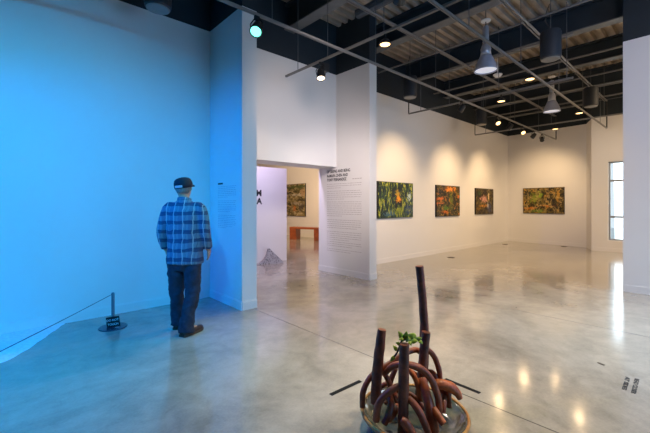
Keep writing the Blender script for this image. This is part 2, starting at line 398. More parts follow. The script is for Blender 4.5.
for x, y0_, y1, w in ((3.8, -1.5, 5.17, 'ending in front of the doorway header'), (7.66, 1.7, 5.2, 'ending above the first picture'), (11.6, -1.5, 5.3, 'ending near the far corner'), (-.2, -1.5, 5.1, 'over the blue area')):
    t = thing('cross_track', 'grey cross lighting track '+w, 'lighting track', (x, y0_, ZT+.045), 0, 'cross lighting tracks')
    L = y1-y0_
    bm = bmesh.new(); rail(bm, (0, 0, 0), (0, L, 0)); link('track_rail', bm, M['rail'], t)
    if x > 5:
        bm = bmesh.new(); tube(bm, [(0, 0, ZU-ZT), (0, L, ZU-ZT)], .018, 8); link('upper_conduit', bm, M['pipe'], t)
        bm = bmesh.new(); tube(bm, [(0, L, 0), (0, L, ZU-ZT)], .014, 8); link('end_post', bm, M['black'], t)
    rods(t, [(0, yy) for yy in (L-.35, L-1.1, L-2.2, L-3.4)], .018, CEIL-ZT-.045)
# extra conduits strapped beneath the beams
for i, (a, b, r_, w, m) in enumerate((((9.2, -2, 4.62), (9.2, 5.4, 4.62), .02, 'between the two hanging lamps', 'pipe'), ((6.7, -2, 4.6), (6.7, 5.4, 4.6), .018, 'above the larger hanging lamp', 'pipe'),
        ((12.8, -2, 4.55), (12.8, 5.4, 4.55), .022, 'before the far wall', 'pipe'), ((4.75, 1.2, 4.86), (4.75, 4.3, 4.86), .085, 'thick, above the text wall', 'duct'), ((10.7, -2, 4.6), (10.7, 5.4, 4.6), .02, 'beyond the smaller hanging lamp', 'pipe'))):
    bm = bmesh.new(); tube(bm, [a, b], r_, 10); tag(edge_smooth(link('ceiling_conduit' if m == 'pipe' else 'ceiling_duct', bm, M[m])), 'grey pipe under the ceiling, '+w, 'pipe', 'pipes under the ceiling' if m == 'pipe' else None)
    o = C.objects[-1]

# ------------------------------------------------------------------ hanging lamps
def pendant(px, py, w, name='pendant_lamp'):
    p = G(px, py, 3.9)
    t = thing(name, 'frosted bell pendant lamp '+w, 'lamp', p, 0, 'bell pendant lamps')
    bm = bmesh.new()
    lathe(bm, [(.2, 0), (.195, .03), (.165, .13), (.12, .23), (.095, .28), (.09, .28), (.115, .225), (.158, .13), (.188, .03), (.193, 0)], 32, close=True)
    link('lamp_shade', bm, M['shade'], t, True)
    bm = bmesh.new(); lathe(bm, [(.02, .02), (.182, .02), (.184, .035), (.02, .04)], 28); link('diffuser', bm, M['pend'], t)
    bm = bmesh.new(); lathe(bm, [(.095, .28), (.085, .36), (.09, .4), (.07, .46), (.05, .5), (.03, .5)], 24); link('neck', bm, M['alu'], t, True)
    bm = bmesh.new(); lathe(bm, [(.055, .52), (.055, .8), (.04, .82)], 20); bx(bm, (-.012, -.012, .49), (.012, .012, .53)); edge_smooth(link('ballast_housing', bm, M['alu'], t))
    bm = bmesh.new(); tube(bm, [(0, 0, .8), (0, 0, CEIL-3.9)], .008, 6); link('stem', bm, M['rod'], t)
    bm = bmesh.new(); lathe(bm, [(.03, .9), (.085, .91), (.085, .93), (.03, .95)], 20); link('canopy', bm, M['white'], t)
pendant(485.8, 71, 'nearest the viewer, hanging in front of a dark beam'); pendant(551.8, 111.7, 'farther away, hanging near the far corner')
bm = bmesh.new(); lathe(bm, [(.01, -.06), (.06, -.045), (.1, 0), (.1, .015), (.02, .05)], 20); tube(bm, [(0, 0, .04), (0, 0, .65)], .01, 6)
o = link('ceiling_sensor', bm, M['white'], None, True, loc=G(497.7, 75, 4.5)); tag(o, 'small white dome hanging just right of the larger pendant lamp', 'sensor')
# ------------------------------------------------------------------ hanging cylindrical speakers
for px, py, w in ((158, 10, 'at the top edge over the blue wall'), (550.6, 60, 'largest, right of the larger bell lamp'), (590.8, 107, 'right of the farther bell lamp'), (410, 98, 'above the first picture'), (481.5, 125, 'against the dark band near the far corner, smallest')):
    p = G(px, py, 3.85)
    t = thing('pendant_speaker', 'dark cylindrical hanging speaker '+w, 'speaker', p, 0, 'hanging cylindrical speakers')
    bm = bmesh.new(); lathe(bm, [(.13, .01), (.15, .03), (.155, .06), (.155, .44), (.145, .47), (.05, .48)], 28); edge_smooth(link('speaker_body', bm, M['spk'], t))
    bm = bmesh.new(); lathe(bm, [(.01, 0), (.12, 0), (.135, .008), (.135, .03), (.01, .03)], 28); link('grille', bm, M['spkrim'], t)
    bm = bmesh.new(); tube(bm, [(0, 0, .47), (0, 0, CEIL-3.85)], .006, 6); link('suspension_cable', bm, M['rod'], t)
    bm = bmesh.new(); tube(bm, smooth_path([(.02, 0, .47), (.1, .05, .6), (.06, .1, .75), (.02, .02, .95)]), .006, 6); link('speaker_wire', bm, M['black'], t)

# ------------------------------------------------------------------ track heads
def look(d, up=(0, 0, 1)):
    z = -Vector(d).normalized(); x = Vector(up).cross(z)
    x = x.normalized() if x.length > 1e-4 else Vector((1, 0, 0)); y = z.cross(x); m = Matrix.Identity(4)
    for i in range(3): m[i][0], m[i][1], m[i][2] = x[i], y[i], z[i]
    return m
def spot_light(name, p, target, energy, col, size=60, blend=.6, rad=.05):
    l = bpy.data.lights.new(name, 'SPOT'); l.energy = energy; l.color = col; l.spot_size = R(size); l.spot_blend = blend; l.shadow_soft_size = rad
    o = bpy.data.objects.new(name, l); C.objects.link(o); o.matrix_world = Matrix.Translation(p) @ look(Vector(target)-Vector(p)); return o
def head(x, y, target, label, lens='bulb', energy=0, col=(1, .78, .5), size=60, scale=1.0, blend=.7, ztop=ZT-.02, group='track spotlights', zc=3.52, box_=False, rad=.05):
    p = Vector((x, y, zc)); d = (Vector(target)-p).normalized(); m = look(d)
    t = thing('track_spotlight', label, 'spotlight', p, 0, group)
    s = scale; bm = bmesh.new()
    lathe(bm, [(.03*s, .09*s), (.05*s, .075*s), (.058*s, .02*s), (.066*s, -.06*s), (.06*s, -.065*s), (.052*s, -.05*s), (.02*s, -.048*s)], 20, mtx=m)
    edge_smooth(link('lamp_housing', bm, M['black'], t))
    bm = bmesh.new(); lathe(bm, [(.01, -.056*s), (.054*s, -.056*s), (.054*s, -.05*s), (.01, -.05*s)], 20, mtx=m); link('lens', bm, M[lens], t)
    bm = bmesh.new(); side = m.to_3x3() @ Vector((1, 0, 0))
    for sg in (-1, 1): tube(bm, [side*sg*.062*s, side*sg*.07*s+Vector((0, 0, .06)), side*sg*.03*s+Vector((0, 0, ztop-zc-.035))], .007, 6)
    bx(bm, (-.03, -.016, ztop-zc-.05), (.03, .016, ztop-zc)); link('yoke', bm, M['black'], t)
    if box_:
        link('driver_box', rbox((.03, -.05, ztop-zc-.13), (.14, .05, ztop-zc-.002), .006), M['black'], t)
    if energy: spot_light('light_'+lens, p+d*.09*s, target, energy, col, size, blend, rad)
    return t
WARM = (1, .68, .36); WW = (1, .84, .72)
P1x, P2x, P3x, P4y = 7.5, 10.2, 12.75, 4.19
ART = 175
head(7.35, 3.65, (P1x, 5.5, 1.8), 'black track spotlight aimed at the first picture', 'bulb', ART, WARM, 84, blend=1)
head(9.24, 3.65, (7.0, 1.0, 0), 'glowing track spotlight, left of the two bright ones by the far corner', 'bulb', 12, WARM, 100, blend=1)
head(10.05, 3.65, (P2x, 5.5, 1.8), 'black track spotlight between the two bright ones by the far corner', 'bulb', ART, WARM, 84, blend=1)
head(11.0, 3.65, (8.2, 1.0, 0), 'glowing track spotlight, right of the two bright ones by the far corner', 'bulb', 12, WARM, 100, blend=1)
head(11.9, 3.65, (P3x-.15, 5.5, 1.8), 'black track spotlight just beyond the bright pair', 'bulb', ART, WARM, 84, blend=1)
head(12.7, 3.65, (14.85, 4.2, 1.8), 'black track spotlight closest to the far wall', 'bulb', 140, WARM, 90, blend=1)
down = (('over the text wall corner, glowing warm', 3.8, 2.95, ZT+.02), ('on the track right of the larger bell lamp, glowing warm', 6.67, 2.1, ZT-.02), ('on the middle cross track, glowing warm', 7.66, 2.95, ZT+.02), ('right of the farther bell lamp, glowing warm', 10.0, 2.1, ZT-.02), ('on the cross track before the far wall, glowing warm', 11.6, 3.0, ZT+.02))
for i, (w, x, y, zt) in enumerate(down):
    t = thing('downlight', 'round track downlight '+w, 'downlight', (x, y, 3.58), 0, 'round warm downlights')
    bm = bmesh.new(); lathe(bm, [(.03, .07), (.05, .06), (.08, .02), (.085, 0), (.07, 0), (.068, .012), (.01, .014)], 24); edge_smooth(link('lamp_housing', bm, M['black'], t))
    bm = bmesh.new(); lathe(bm, [(.01, 0), (.066, 0), (.066, .01), (.01, .01)], 24); link('lens', bm, M['bulb'], t)
    link('bracket', box((-.012, -.012, .06), (.012, .012, zt-3.58)), M['black'], t)
    spot_light('light_down', (x, y, 3.56), (x, y, 0), (45, 70, 80, 80, 80)[i], WARM, 150, 1, .07)
head(3.8, 4.23, (3.35, 3.6, 1.2), 'black spotlight with pale glowing lens on the cross track before the doorway', 'bulbw', 60, WW, 165, 1.1, ztop=ZT+.02, box_=True)
# heads beyond the top edge of the picture, on the same track
head(2.95, 2.1, (5.24, 5.25, 1.7), 'black track spotlight washing the text wall', 'bulbw', 360, (1, .84, .8), 46, blend=1, rad=.3, ztop=ZT-.02)
head(2.65, 2.1, (4.4, 5.35, 2.9), 'black track spotlight washing the doorway header', 'bulbw', 160, (1, .84, .8), 60, blend=1, rad=.45, ztop=ZT-.02)
head(2.35, 2.1, (3.0, 2.2, 0), 'black track spotlight aimed at the floor behind the root sculpture', 'bulbw', 260, (1, .76, .5), 84, blend=1, ztop=ZT-.02)
head(2.9, .6, (2.0, 1.3, .2), 'black track spotlight aimed at the root sculpture', 'bulbw', 190, (1, .76, .5), 70, blend=1, ztop=ZT-.02)
# teal coloured head by the blue return wall
head(2.26, 3.65, (.2, 1.9, 0), 'glowing teal green spotlight at the top of the blue return wall', 'teal', 170, (.0, .72, .66), 96, 1.15, 1, zc=3.53)
# blue flood heads over the blue corner, out to the left
for i, (x, y, tgt, e, w, c, sz) in enumerate(((-.6, .6, (.9, 5.35, .8), 450, 'blue flood spotlight left of frame aimed at the blue wall', (0, .47, 1), 74),
        (-2.4, 4.35, (2.46, 4.8, 1.5), 470, 'blue flood spotlight on the cross track over the blue area', (0, .17, 1), 48),
        (-2.6, .6, (-1.2, 5.35, .9), 440, 'blue flood spotlight farthest left', (0, .47, 1), 90),
        (-1.2, 3.65, (-.1, 3.2, .0), 330, 'blue flood spotlight aimed down at the floor', (0, .12, 1), 110))):
    head(x, y, tgt, w, 'blue', e, c, sz, 1.2, 1, group='blue flood spotlights', ztop=ZT+(.02 if i == 1 else -.02), zc=3.53)

# ------------------------------------------------------------------ pictures
def picture(cx, cy, z0, z1, w, ang, label, m):
    """ang: direction of the print's horizontal axis"""
    t = thing('framed_print', label, 'picture', (cx, cy, (z0+z1)/2), ang, None)
    h = z1-z0; bm = bmesh.new()
    bx(bm, (-w/2, -.012, -h/2), (w/2, .03, h/2)); link('print_mount', bm, M['edge'], t)
    link('print_face', box((-w/2+.012, -.02, -h/2+.012), (w/2-.012, -.012, h/2-.012)), m, t); return t
k = srgb
def pw(x0, x1, y): return YP(x1, 200, y).x-YP(x0, 200, y).x
Yw = 5.47
def ypic(pxl, pxr, pyt, pyb, label, m_args):
    a = YP(pxl, pyt, 5.47); b = YP(pxl, pyb, 5.47); c = YP(pxr, pyt, 5.47); w = c.x-a.x
    picture((a.x+c.x)/2, 5.47, b.z, a.z, w, 0, label, picture_mat(*m_args[:1], **m_args[1], w=w, h=a.z-b.z))
ypic(377.4, 412.6, 181, 218.6, 'square forest print of yellow and green trunks with an orange patch, nearest the text wall', ('forest_print_yellow_green', dict(
    stops=[(.42, k((6, 12, 22))), (.49, k((22, 50, 52))), (.54, k((84, 108, 30))), (.6, k((200, 190, 50))), (.66, k((90, 130, 150)))], sx=11, sz=4.2, dist=1.0, seed=3.1,
    blobs=[(.56, .56, .09, .15, (236, 150, 20), .95), (.52, .68, .06, .12, (190, 150, 30), .8), (.87, .6, .06, .14, (190, 205, 200), .9), (.85, .25, .16, .16, (28, 52, 96), .75), (.3, .12, .16, .1, (60, 100, 120), .7), (.38, .7, .05, .3, (20, 20, 26), .8), (.66, .75, .05, .28, (22, 24, 30), .8), (.6, .22, .14, .12, (150, 160, 40), .6)])))
ypic(436, 459.4, 184.8, 216.8, 'square dark print with orange foliage, middle of three on the long wall', ('forest_print_orange_top', dict(
    stops=[(.42, k((10, 8, 14))), (.5, k((44, 30, 20))), (.56, k((104, 104, 34))), (.63, k((225, 125, 44)))], sx=10, sz=9, dist=1.6, seed=8.4,
    blobs=[(.55, .87, .28, .08, (236, 140, 40), .95), (.15, .57, .2, .05, (216, 110, 40), .85), (.1, .42, .3, .03, (220, 120, 60), .7), (.6, .55, .08, .3, (120, 130, 40), .7), (.4, .28, .2, .12, (90, 130, 40), .7), (.35, .15, .14, .05, (220, 110, 40), .85), (.15, .75, .1, .1, (26, 24, 34), .8), (.93, .65, .05, .06, (226, 120, 40), .8)])))
ypic(475.4, 493, 188, 214.6, 'square dark print with a pale pink burst at its centre, nearest the corner', ('forest_print_pink_burst', dict(
    stops=[(.4, k((16, 12, 16))), (.5, k((52, 40, 34))), (.57, k((110, 96, 44))), (.66, k((150, 120, 70)))], sx=9, sz=8, dist=1.2, seed=5.5,
    blobs=[(.45, .58, .2, .14, (206, 150, 130), .95), (.7, .72, .05, .2, (230, 200, 140), .9), (.45, .33, .3, .06, (210, 140, 40), .85), (.75, .25, .14, .2, (64, 76, 112), .8), (.15, .22, .18, .08, (150, 110, 40), .7), (.65, .35, .04, .12, (210, 205, 200), .8), (.2, .8, .12, .1, (50, 80, 40), .6)])))
# picture on the far wall
a = Vector((14.95, 5.5, 0)); b = Vector((14.62, 2.87, 0)); d = (b-a).normalized()
def onfar(px, py):
    q = (px-325)/FOC; r = Vector((q*SA+CA, -q*CA+SA, 0)); n = Vector((d.y, -d.x, 0)); g = a.dot(n)/r.dot(n); return r*g+Vector((0, 0, EYE+(HZ-py)*g/FOC))
p0, p1 = onfar(523.5, 188.4), onfar(564.6, 214); w = (Vector((p1.x-p0.x, p1.y-p0.y, 0))).length
c0 = (p0+p1)/2+Vector((-.03, 0, 0))
picture(c0.x, c0.y, p1.z, p0.z, w, math.atan2(d.y, d.x), 'wide tangled swamp print with green and orange, alone on the far wall', picture_mat('forest_print_tangle',
    [(.4, k((10, 12, 16))), (.47, k((60, 48, 24))), (.55, k((104, 90, 34))), (.63, k((205, 150, 70)))], 8, 6, 1.4,
    [(.3, .6, .16, .22, (120, 140, 44), .75), (.45, .7, .06, .18, (140, 170, 50), .7), (.2, .2, .2, .06, (206, 120, 40), .8), (.62, .3, .16, .06, (214, 130, 50), .8), (.8, .3, .16, .2, (14, 24, 30), .85), (.62, .75, .04, .25, (24, 22, 26), .7), (.86, .65, .03, .3, (190, 140, 50), .7), (.4, .1, .2, .08, (110, 140, 50), .7), (.12, .75, .08, .2, (30, 36, 40), .7)], w, p0.z-p1.z,
    vein=(3.4, .035, (190, 160, 96), (1, 1, .8), .75), seed=2.2, fine=9.0))

# picture, bench, partition and sculpture of the second room
p0, p1 = XP(285, 184.7, 10.07), XP(305.5, 216.5, 10.07); w = 1.95
picture(10.07, p1.y+w/2, p1.z, p0.z, w, -math.pi/2, 'landscape print with pale terraces seen through the doorway above the bench', picture_mat('landscape_print',
    [(.4, k((36, 34, 20))), (.48, k((100, 90, 50))), (.56, k((160, 140, 96))), (.64, k((200, 190, 160)))], 3.5, 9.0, 1.0,
    [(.75, .9, .4, .08, (70, 82, 40), .9), (.7, .66, .3, .05, (190, 184, 168), .9), (.95, .72, .14, .12, (168, 136, 100), .9), (.85, .5, .2, .04, (60, 52, 36), .8), (.6, .25, .1, .12, (190, 110, 50), .8), (.9, .28, .14, .16, (74, 66, 62), .8), (.7, .4, .2, .06, (160, 150, 134), .8)], w, p0.z-p1.z, seed=6.1, fine=6.0))
pa, pb = G(289.4, 239.4), G(320.4, 240.9)
dv = (pb-pa); L = dv.length; t = thing('wooden_bench', 'brown wooden slab bench seen through the doorway below the landscape print', 'bench', pa, math.atan2(dv.y, dv.x))
link('seat', rbox((0, 0, .44), (L, .42, .52), .006), M['bench'], t); link('leg', rbox((0, .01, 0), (.3, .41, .44), .006), M['bench'], t); link('leg', rbox((L-.3, .01, 0), (L, .41, .44), .006), M['bench'], t)
o = link('partition_wall', box((3.25, 7.5, 0), (5.54, 7.68, 2.38)), M['wall']); o.name = 'partition'; tag(o, 'freestanding white partition with black letters standing just behind the doorway', 'partition')
for ch, py in (('M', 196), ('A', 204)):
    p = YP(261.8, py, 7.495); text_mesh('letter', ch, .21, M['ink'], frame_m((p.x, 7.4985, p.z), (1, 0, 0), (0, 0, 1)), o, align='RIGHT', bold=.008)
# curled textured wedge on the floor before the partition
t0 = YP(257.5, 264.3, 7.2)
bm = bmesh.new(); bp = Vector((G(283.5, 262.8).x, G(283.5, 262.8).y, 0)); ap = Vector((G(255, 265).x, G(255, 265).y, 0))
ax = (bp-ap); L = ax.length; axn = ax.normalized(); dn = Vector((-axn.y, axn.x, 0)); prof = [(0, .01), (.15, .03), (.28, .07), (.38, .16), (.44, .29), (.48, .38), (.53, .36), (.66, .25), (.82, .14), (1, .02)]
top = []; bot = []; N = len(prof)
for j in range(7):
    v = j/6*.34; r1 = []; r2 = []
    for i, (u, z) in enumerate(prof):
        q = ap+axn*(u*L+.12*v)+dn*(v-.02); jz = (noise.noise(Vector((u*9, v*20, 1)))*.03 if 0 < i < N-1 else 0); zz = max(.012, z*(1-.35*v)+jz)
        r1.append(bm.verts.new(q+Vector((0, 0, zz)))); r2.append(bm.verts.new(q+Vector((0, 0, 0))))
    top.append(r1); bot.append(r2)
for j in range(6):
    for i in range(N-1):
        bm.faces.new((top[j][i], top[j][i+1], top[j+1][i+1], top[j+1][i])); bm.faces.new((bot[j][i], bot[j+1][i], bot[j+1][i+1], bot[j][i+1]))
for j in (0, 6):
    for i in range(N-1): bm.faces.new((top[j][i], bot[j][i], bot[j][i+1], top[j][i+1]))
for i in (0, N-1):
    for j in range(6): bm.faces.new((top[j][i], top[j+1][i], bot[j+1][i], bot[j][i]))
tag(link('floor_sculpture', bm, M['sculpt']), 'grey rough wedge shaped sculpture rising to a peak, on the floor before the partition', 'sculpture')

# ------------------------------------------------------------------ wall texts
def paragraphs(parent, x, ystart, yend, blocks, m, h=.012, pitch=.036):
    for z0, z1, in blocks:
        bm = bmesh.new(); z = z0
        while z > z1-.001:
            y = ystart; last = z-pitch < z1; lim = yend if not last else ystart-(ystart-yend)*random.uniform(.4, .9)
            while y > lim+.02:
                l = min(random.uniform(.02, .085), y-lim); bx(bm, (x-.0015, y-l, z-h/2), (x-.0001, y, z+h/2)); y -= l+.014
            z -= pitch
        link('paragraph', bm, m, parent)
t = thing('wall_text_panel', 'black title and small grey paragraphs printed on the white text wall', 'wall text')
ys = XP(327, 200, 5.24).y; ye = XP(361.5, 200, 5.24).y
for s, py in (('OF SEEING AND BEING', 173.4), ('RAMARA ZHEN AND', 177.6), ('TONY FERNANDEZ', 181.6)):
    z = XP(327, py, 5.24).z; text_mesh('title_line', s, .085, M['ink'], frame_m((5.2385, ys, z), (0, -1, 0), (0, 0, 1)), t, depth=.001, squeeze=.78, bold=.0015)
bm = bmesh.new(); yy = XP(352.5, 178, 5.24).y; zz = XP(352, 178.8, 5.24).z
for q in range(4): bx(bm, (5.2385, yy-.065*q-.05, zz-.007), (5.2399, yy-.065*q, zz+.007))
link('byline', bm, M['ink2'], t)
zf = lambda py: XP(327, py, 5.24).z
paragraphs(t, 5.24, ys, ye, [(zf(a_), zf(b_)) for a_, b_ in ((184.5, 189), (191.5, 199.5), (202, 216.5), (219.5, 228.5), (231, 239), (241, 245.5), (248, 251.5))], M['ink2'], .009, .042)
t = thing('exhibit_label', 'small dark text block with a heading on the blue return wall', 'wall text')
ys = XP(218, 200, 2.46).y; ye = XP(236, 200, 2.46).y; zf = lambda py: XP(218, py, 2.46).z
bm = bmesh.new(); bx(bm, (2.4585, ys-.16, zf(184)-.012), (2.4599, ys, zf(184)+.012)); link('heading', bm, M['ink'], t)
paragraphs(t, 2.46, ys, ye, [(zf(187), zf(198)), (zf(201), zf(212)), (zf(215), zf(227))], M['ink3'], .005, .026)

# ------------------------------------------------------------------ floor markings
def strip(a, b, w, name, label):
    a = Vector((a.x, a.y, 0)); b = Vector((b.x, b.y, 0)); d = (b-a).normalized(); n = Vector((-d.y, d.x, 0))*w/2
    bm = bmesh.new(); prism(bm, [(a-n)[:2], (b-n)[:2], (b+n)[:2], (a+n)[:2]], .0004, .0018); tag(link(name, bm, M['tape']), label, 'tape', 'black tape marks around the root sculpture')
strip(G(330.5, 395), G(360.5, 381), .036, 'floor_tape', 'black tape strip on the floor left of the root sculpture')
strip(G(445, 379), G(480, 393.2), .036, 'floor_tape', 'black tape strip on the floor right of the root sculpture')
t = thing('floor_lettering', 'two short lines of black lettering on the floor at right', 'lettering')
a_, b_ = G(636.5, 378.7), G(632.7, 393.6); xd = Vector((b_.x-a_.x, b_.y-a_.y, 0)); L1 = xd.length; yd = Vector((0, 0, 1)).cross(xd)
o = text_mesh('text_line', 'READ CLOSER', .04, M['ink'], Matrix(), t, depth=.0006, bold=.0015); wd = max(v.co.x for v in o.data.vertices); o.data.transform(frame_m((a_.x-yd.x/yd.length*.010, a_.y-yd.y/yd.length*.010, .001), xd, yd) @ Matrix.Diagonal((L1/wd, 1, 1, 1)))
a_, b_ = G(628.9, 377.6), G(626.4, 390.5); L1 = Vector((b_.x-a_.x, b_.y-a_.y, 0)).length
o = text_mesh('text_line', 'AT SIDES', .04, M['ink'], Matrix(), t, depth=.0006, bold=.0015); wd = max(v.co.x for v in o.data.vertices); o.data.transform(frame_m((a_.x-yd.x/yd.length*.02, a_.y-yd.y/yd.length*.02, .001), xd, yd) @ Matrix.Diagonal((L1/wd, 1, 1, 1)))
for px, py, w in ((451, 257.5, 'before the middle print'), (505, 244.3, 'by the far corner'), (564, 246.5, 'before the far wall print')):
    p = G(px, py); bm = bmesh.new(); lathe(bm, [(.01, .001), (.1, .001), (.095, .006), (.01, .007)], 20); tag(link('floor_outlet', bm, M['vent'], loc=(p.x, p.y, 0)), 'small dark round floor outlet '+w, 'floor outlet', 'round floor outlets')
p = G(601, 364); tag(link('floor_plug', rbox((-.012, -.03, .0005), (.012, .03, .004), .002, 1), M['vent'], loc=(p.x, p.y, 0)), 'tiny worn metal plug in the floor above the lettering', 'floor plug'); C.objects[-1].rotation_euler.z = R(-30)

# ------------------------------------------------------------------ barrier, sign and pale patch
pp = G(113, 327.3); pp.z = 0; q2 = G(0, 349, .41); dd = Vector((q2.x-pp.x, q2.y-pp.y, 0)); p2 = pp+dd*1.25
for p, w in ((pp, 'beside the small sign'), (p2, 'out past the left edge')):
    t = thing('barrier_post', 'low steel barrier post on a round plate '+w, 'barrier post', p, 0, 'low barrier posts')
    bm = bmesh.new(); lathe(bm, [(.01, 0), (.15, 0), (.15, .006), (.145, .01), (.01, .012)], 36); edge_smooth(link('base_plate', bm, M['plate'], t))
    bm = bmesh.new(); lathe(bm, [(.018, .01), (.018, .4), (.014, .41), (.005, .414)], 16); edge_smooth(link('pole', bm, M['steel'], t))
bm = bmesh.new(); e = dd.normalized()*.02; tube(bm, smooth_path([pp+e+Vector((0, 0, .395)), pp+dd*.6+Vector((0, 0, .388)), p2-e+Vector((0, 0, .395))], 8), .0035, 6)
tag(link('cord', bm, M['black'], None, True), 'thin dark barrier cord stretched from the low post to the left', 'cord')
sdir = W(1, 0); roll = R(9); fw = Vector((CA, SA, 0)); post = [o for o in C.objects if o.name == 'barrier_post'][0]
sm = frame_m(-fw*.035+sdir*.03+Vector((0, 0, .012)), (sdir*math.cos(roll)+Vector((0, 0, math.sin(roll)))), (-sdir*math.sin(roll)+Vector((0, 0, math.cos(roll)))+fw*.05))
bm = bmesh.new(); bx(bm, (-.078, .006, -.004), (.078, .124, .004), mtx=sm); bx(bm, (-.015, .05, -.02), (.015, .08, -.003), mtx=sm); sb = link('sign', bm, M['sign'], post); sb['label'] = 'small tilted black sign with white lettering'
for s_, yy, sz in (('DO NOT', .074, .036), ('TOUCH', .026, .036)): text_mesh('sign_lettering', s_, sz, M['signtxt'], sm @ Matrix.Translation((0, yy, .0052)), sb, align='CENTER', depth=.0008)
# thin pale bumpy patch on the floor by the wall
bm = bmesh.new(); NX, NY = 60, 26; g_ = []
x0, x1 = -1.6, .6
for i in range(NX+1):
    row = []
    for j in range(NY+1):
        u = i/NX; v = j/NY; xx = x0+(x1-x0)*u; edge = max(.02, 2.6*(1-math.exp(-.75*(x1-xx)))*(1+.2*noise.noise(Vector((xx*2.5, 0, 0))))+.07*noise.noise(Vector((xx*9, 3, 0))))
        yy = 5.335-edge*v; h = .002+.006*(1-v)+.006*noise.noise(Vector((xx*7, yy*7, 0)))*(1-v)
        row.append(bm.verts.new((xx, yy, max(.0015, h) if v < 1 and u < 1 else .0006)))
    g_.append(row)
for i in range(NX):
    for j in range(NY): bm.faces.new((g_[i][j], g_[i+1][j], g_[i+1][j+1], g_[i][j+1]))
tag(link('pale_patch', bm, M['pale_bump'], None, True), 'thin pale patch along the foot of the blue wall, behind the barrier cord', 'loose grain', kind='stuff')

# ------------------------------------------------------------------ root sculpture in its dish
GD = 2.30; dc = W((413.6-325)/FOC*GD, GD, 0)
t = thing('root_sculpture', 'glazed dish of arching brown clay roots and four upright stems with a leafy sprig', 'sculpture', dc)
bm = bmesh.new(); lathe(bm, [(.02, .0), (.2, .0), (.27, .02), (.318, .075), (.337, .115), (.328, .118), (.312, .1), (.26, .05), (.2, .038), (.02, .034)], 64)
dish = link('dish', bm, M['bowl'], t, True)
bm = bmesh.new(); lathe(bm, [(.33, .108), (.341, .112), (.343, .12), (.337, .127), (.327, .127), (.323, .119), (.325, .111)], 64, close=True); link('rim', bm, M['rim'], dish, True)
def S(px, py, v):
    g = GD+v; p = W((px-325)/FOC*g, g, EYE+(HZ-py)*g/FOC)-dc; return Vector((p.x, p.y, max(p.z, .05)))
def stem(pts, r, m='bark', lbl=None):
    bm = bmesh.new(); P = smooth_path([S(*q) for q in pts], 10); tube(bm, P, [q*.93 for q in interp(r, len(P))], 16, wob=.12); o = link('stem', bm, M[m], t); edge_smooth(o, 50)
    if lbl: o['label'] = lbl
stem([(423, 386, .14), (424.5, 340, .14), (423, 305, .14), (419.5, 266, .14)], [.036, .034, .031, .029], lbl='tallest upright brown stem')
stem([(375.5, 403, -.02), (377, 375, -.02), (380, 345, -.02), (382, 329.5, -.02)], [.036, .036, .034, .028], lbl='upright stem at left')
stem([(403, 436, -.16), (403.5, 400, -.16), (403.8, 370, -.16), (404.5, 344, -.16)], [.036, .034, .033, .031], lbl='upright stem at front centre')
stem([(420, 398, .06), (422.5, 370, .06), (424, 350, .06), (426.2, 332, .06)], [.036, .034, .032, .030], lbl='upright stem right of centre')
def root(pts, r, m='root'):
    bm = bmesh.new(); P = smooth_path([S(*q) for q in pts], 9); tube(bm, P, [q*.9 for q in interp(r, len(P))], 12, wob=.15); link('root', bm, M[m], t, True)
root([(362.5, 407, -.02), (363, 393, -.02), (369, 379, 0), (378, 371, .02), (392, 362, .04), (404, 354, .06), (415, 350, .1), (422, 353, .12)], [.020, .021, .021, .022, .022, .021, .02])
root([(384, 374, .02), (393, 366, -.06), (404, 364, -.1), (414, 366, -.1), (425, 372, -.1), (433, 383, -.1), (438, 398, -.1), (439, 414, -.1)], [.02, .023, .024, .024, .024, .023, .022])
root([(404, 384, -.15), (393, 389, -.16), (384, 396, -.16), (378, 406, -.16), (376, 421, -.16)], [.02, .023, .024, .024, .023])
root([(426, 348, .08), (433, 355, .1), (438, 366, .1), (440, 380, .1), (440, 392, .08)], [.018, .02, .02, .02, .02])
root([(408, 398, -.16), (414, 404, -.18), (421, 415, -.2), (427, 430, -.2), (430, 446, -.18)], [.022, .024, .025, .025, .024])
root([(422, 378, -.02), (425, 390, -.06), (429, 405, -.1), (432, 420, -.12), (433, 440, -.12)], [.028, .033, .036, .038, .038], 'root')
root([(431, 386, .02), (440, 384, .02), (450, 387, .02), (457, 393, .02), (460, 399, .01)], [.028, .036, .036, .028, .02], 'orange')
root([(409, 369, -.02), (415, 378, -.04), (419, 390, -.02), (421, 400, 0)], [.017, .02, .02, .02], 'orange')
root([(383, 371, .05), (388, 380, .04), (393, 392, .04), (398, 404, .02)], [.019, .02, .02, .02])
root([(396, 368, .08), (391, 380, .1), (389, 392, .1), (388, 402, .1)], [.018, .02, .019, .018])
root([(447, 389, .03), (449, 396, .02), (449, 407, .02)], [.018, .019, .019], 'root')
root([(439, 386, .06), (444, 394, .04), (444, 404, -.02), (443, 413, -.04)], [.018, .019, .019, .018], 'root')
root([(389, 393, -.1), (391, 404, -.14), (388, 416, -.17), (384, 424, -.18)], [.018, .021, .022, .023], 'bark')
root([(398, 406, -.08), (393, 413, -.12), (388, 421, -.15)], [.022, .026, .022], 'orange')
root([(433, 408, -.12), (438, 416, -.15), (444, 424, -.18)], [.022, .026, .022], 'orange')
root([(401, 420, -.24), (406, 424, -.25), (413, 436, -.24), (418, 450, -.22)], [.024, .03, .032, .03], 'root')
root([(412, 372, .1), (420, 376, .12), (430, 372, .12), (436, 378, .1), (437, 392, .1)], [.017, .02, .02, .019, .018])
root([(396, 398, .0), (408, 394, .02), (417, 400, 0), (426, 410, -.04)], [.02, .02, .019, .018], 'bark')
root([(385, 404, .1), (392, 394, .14), (402, 390, .14), (410, 398, .14)], [.018, .019, .018, .018], 'bark')
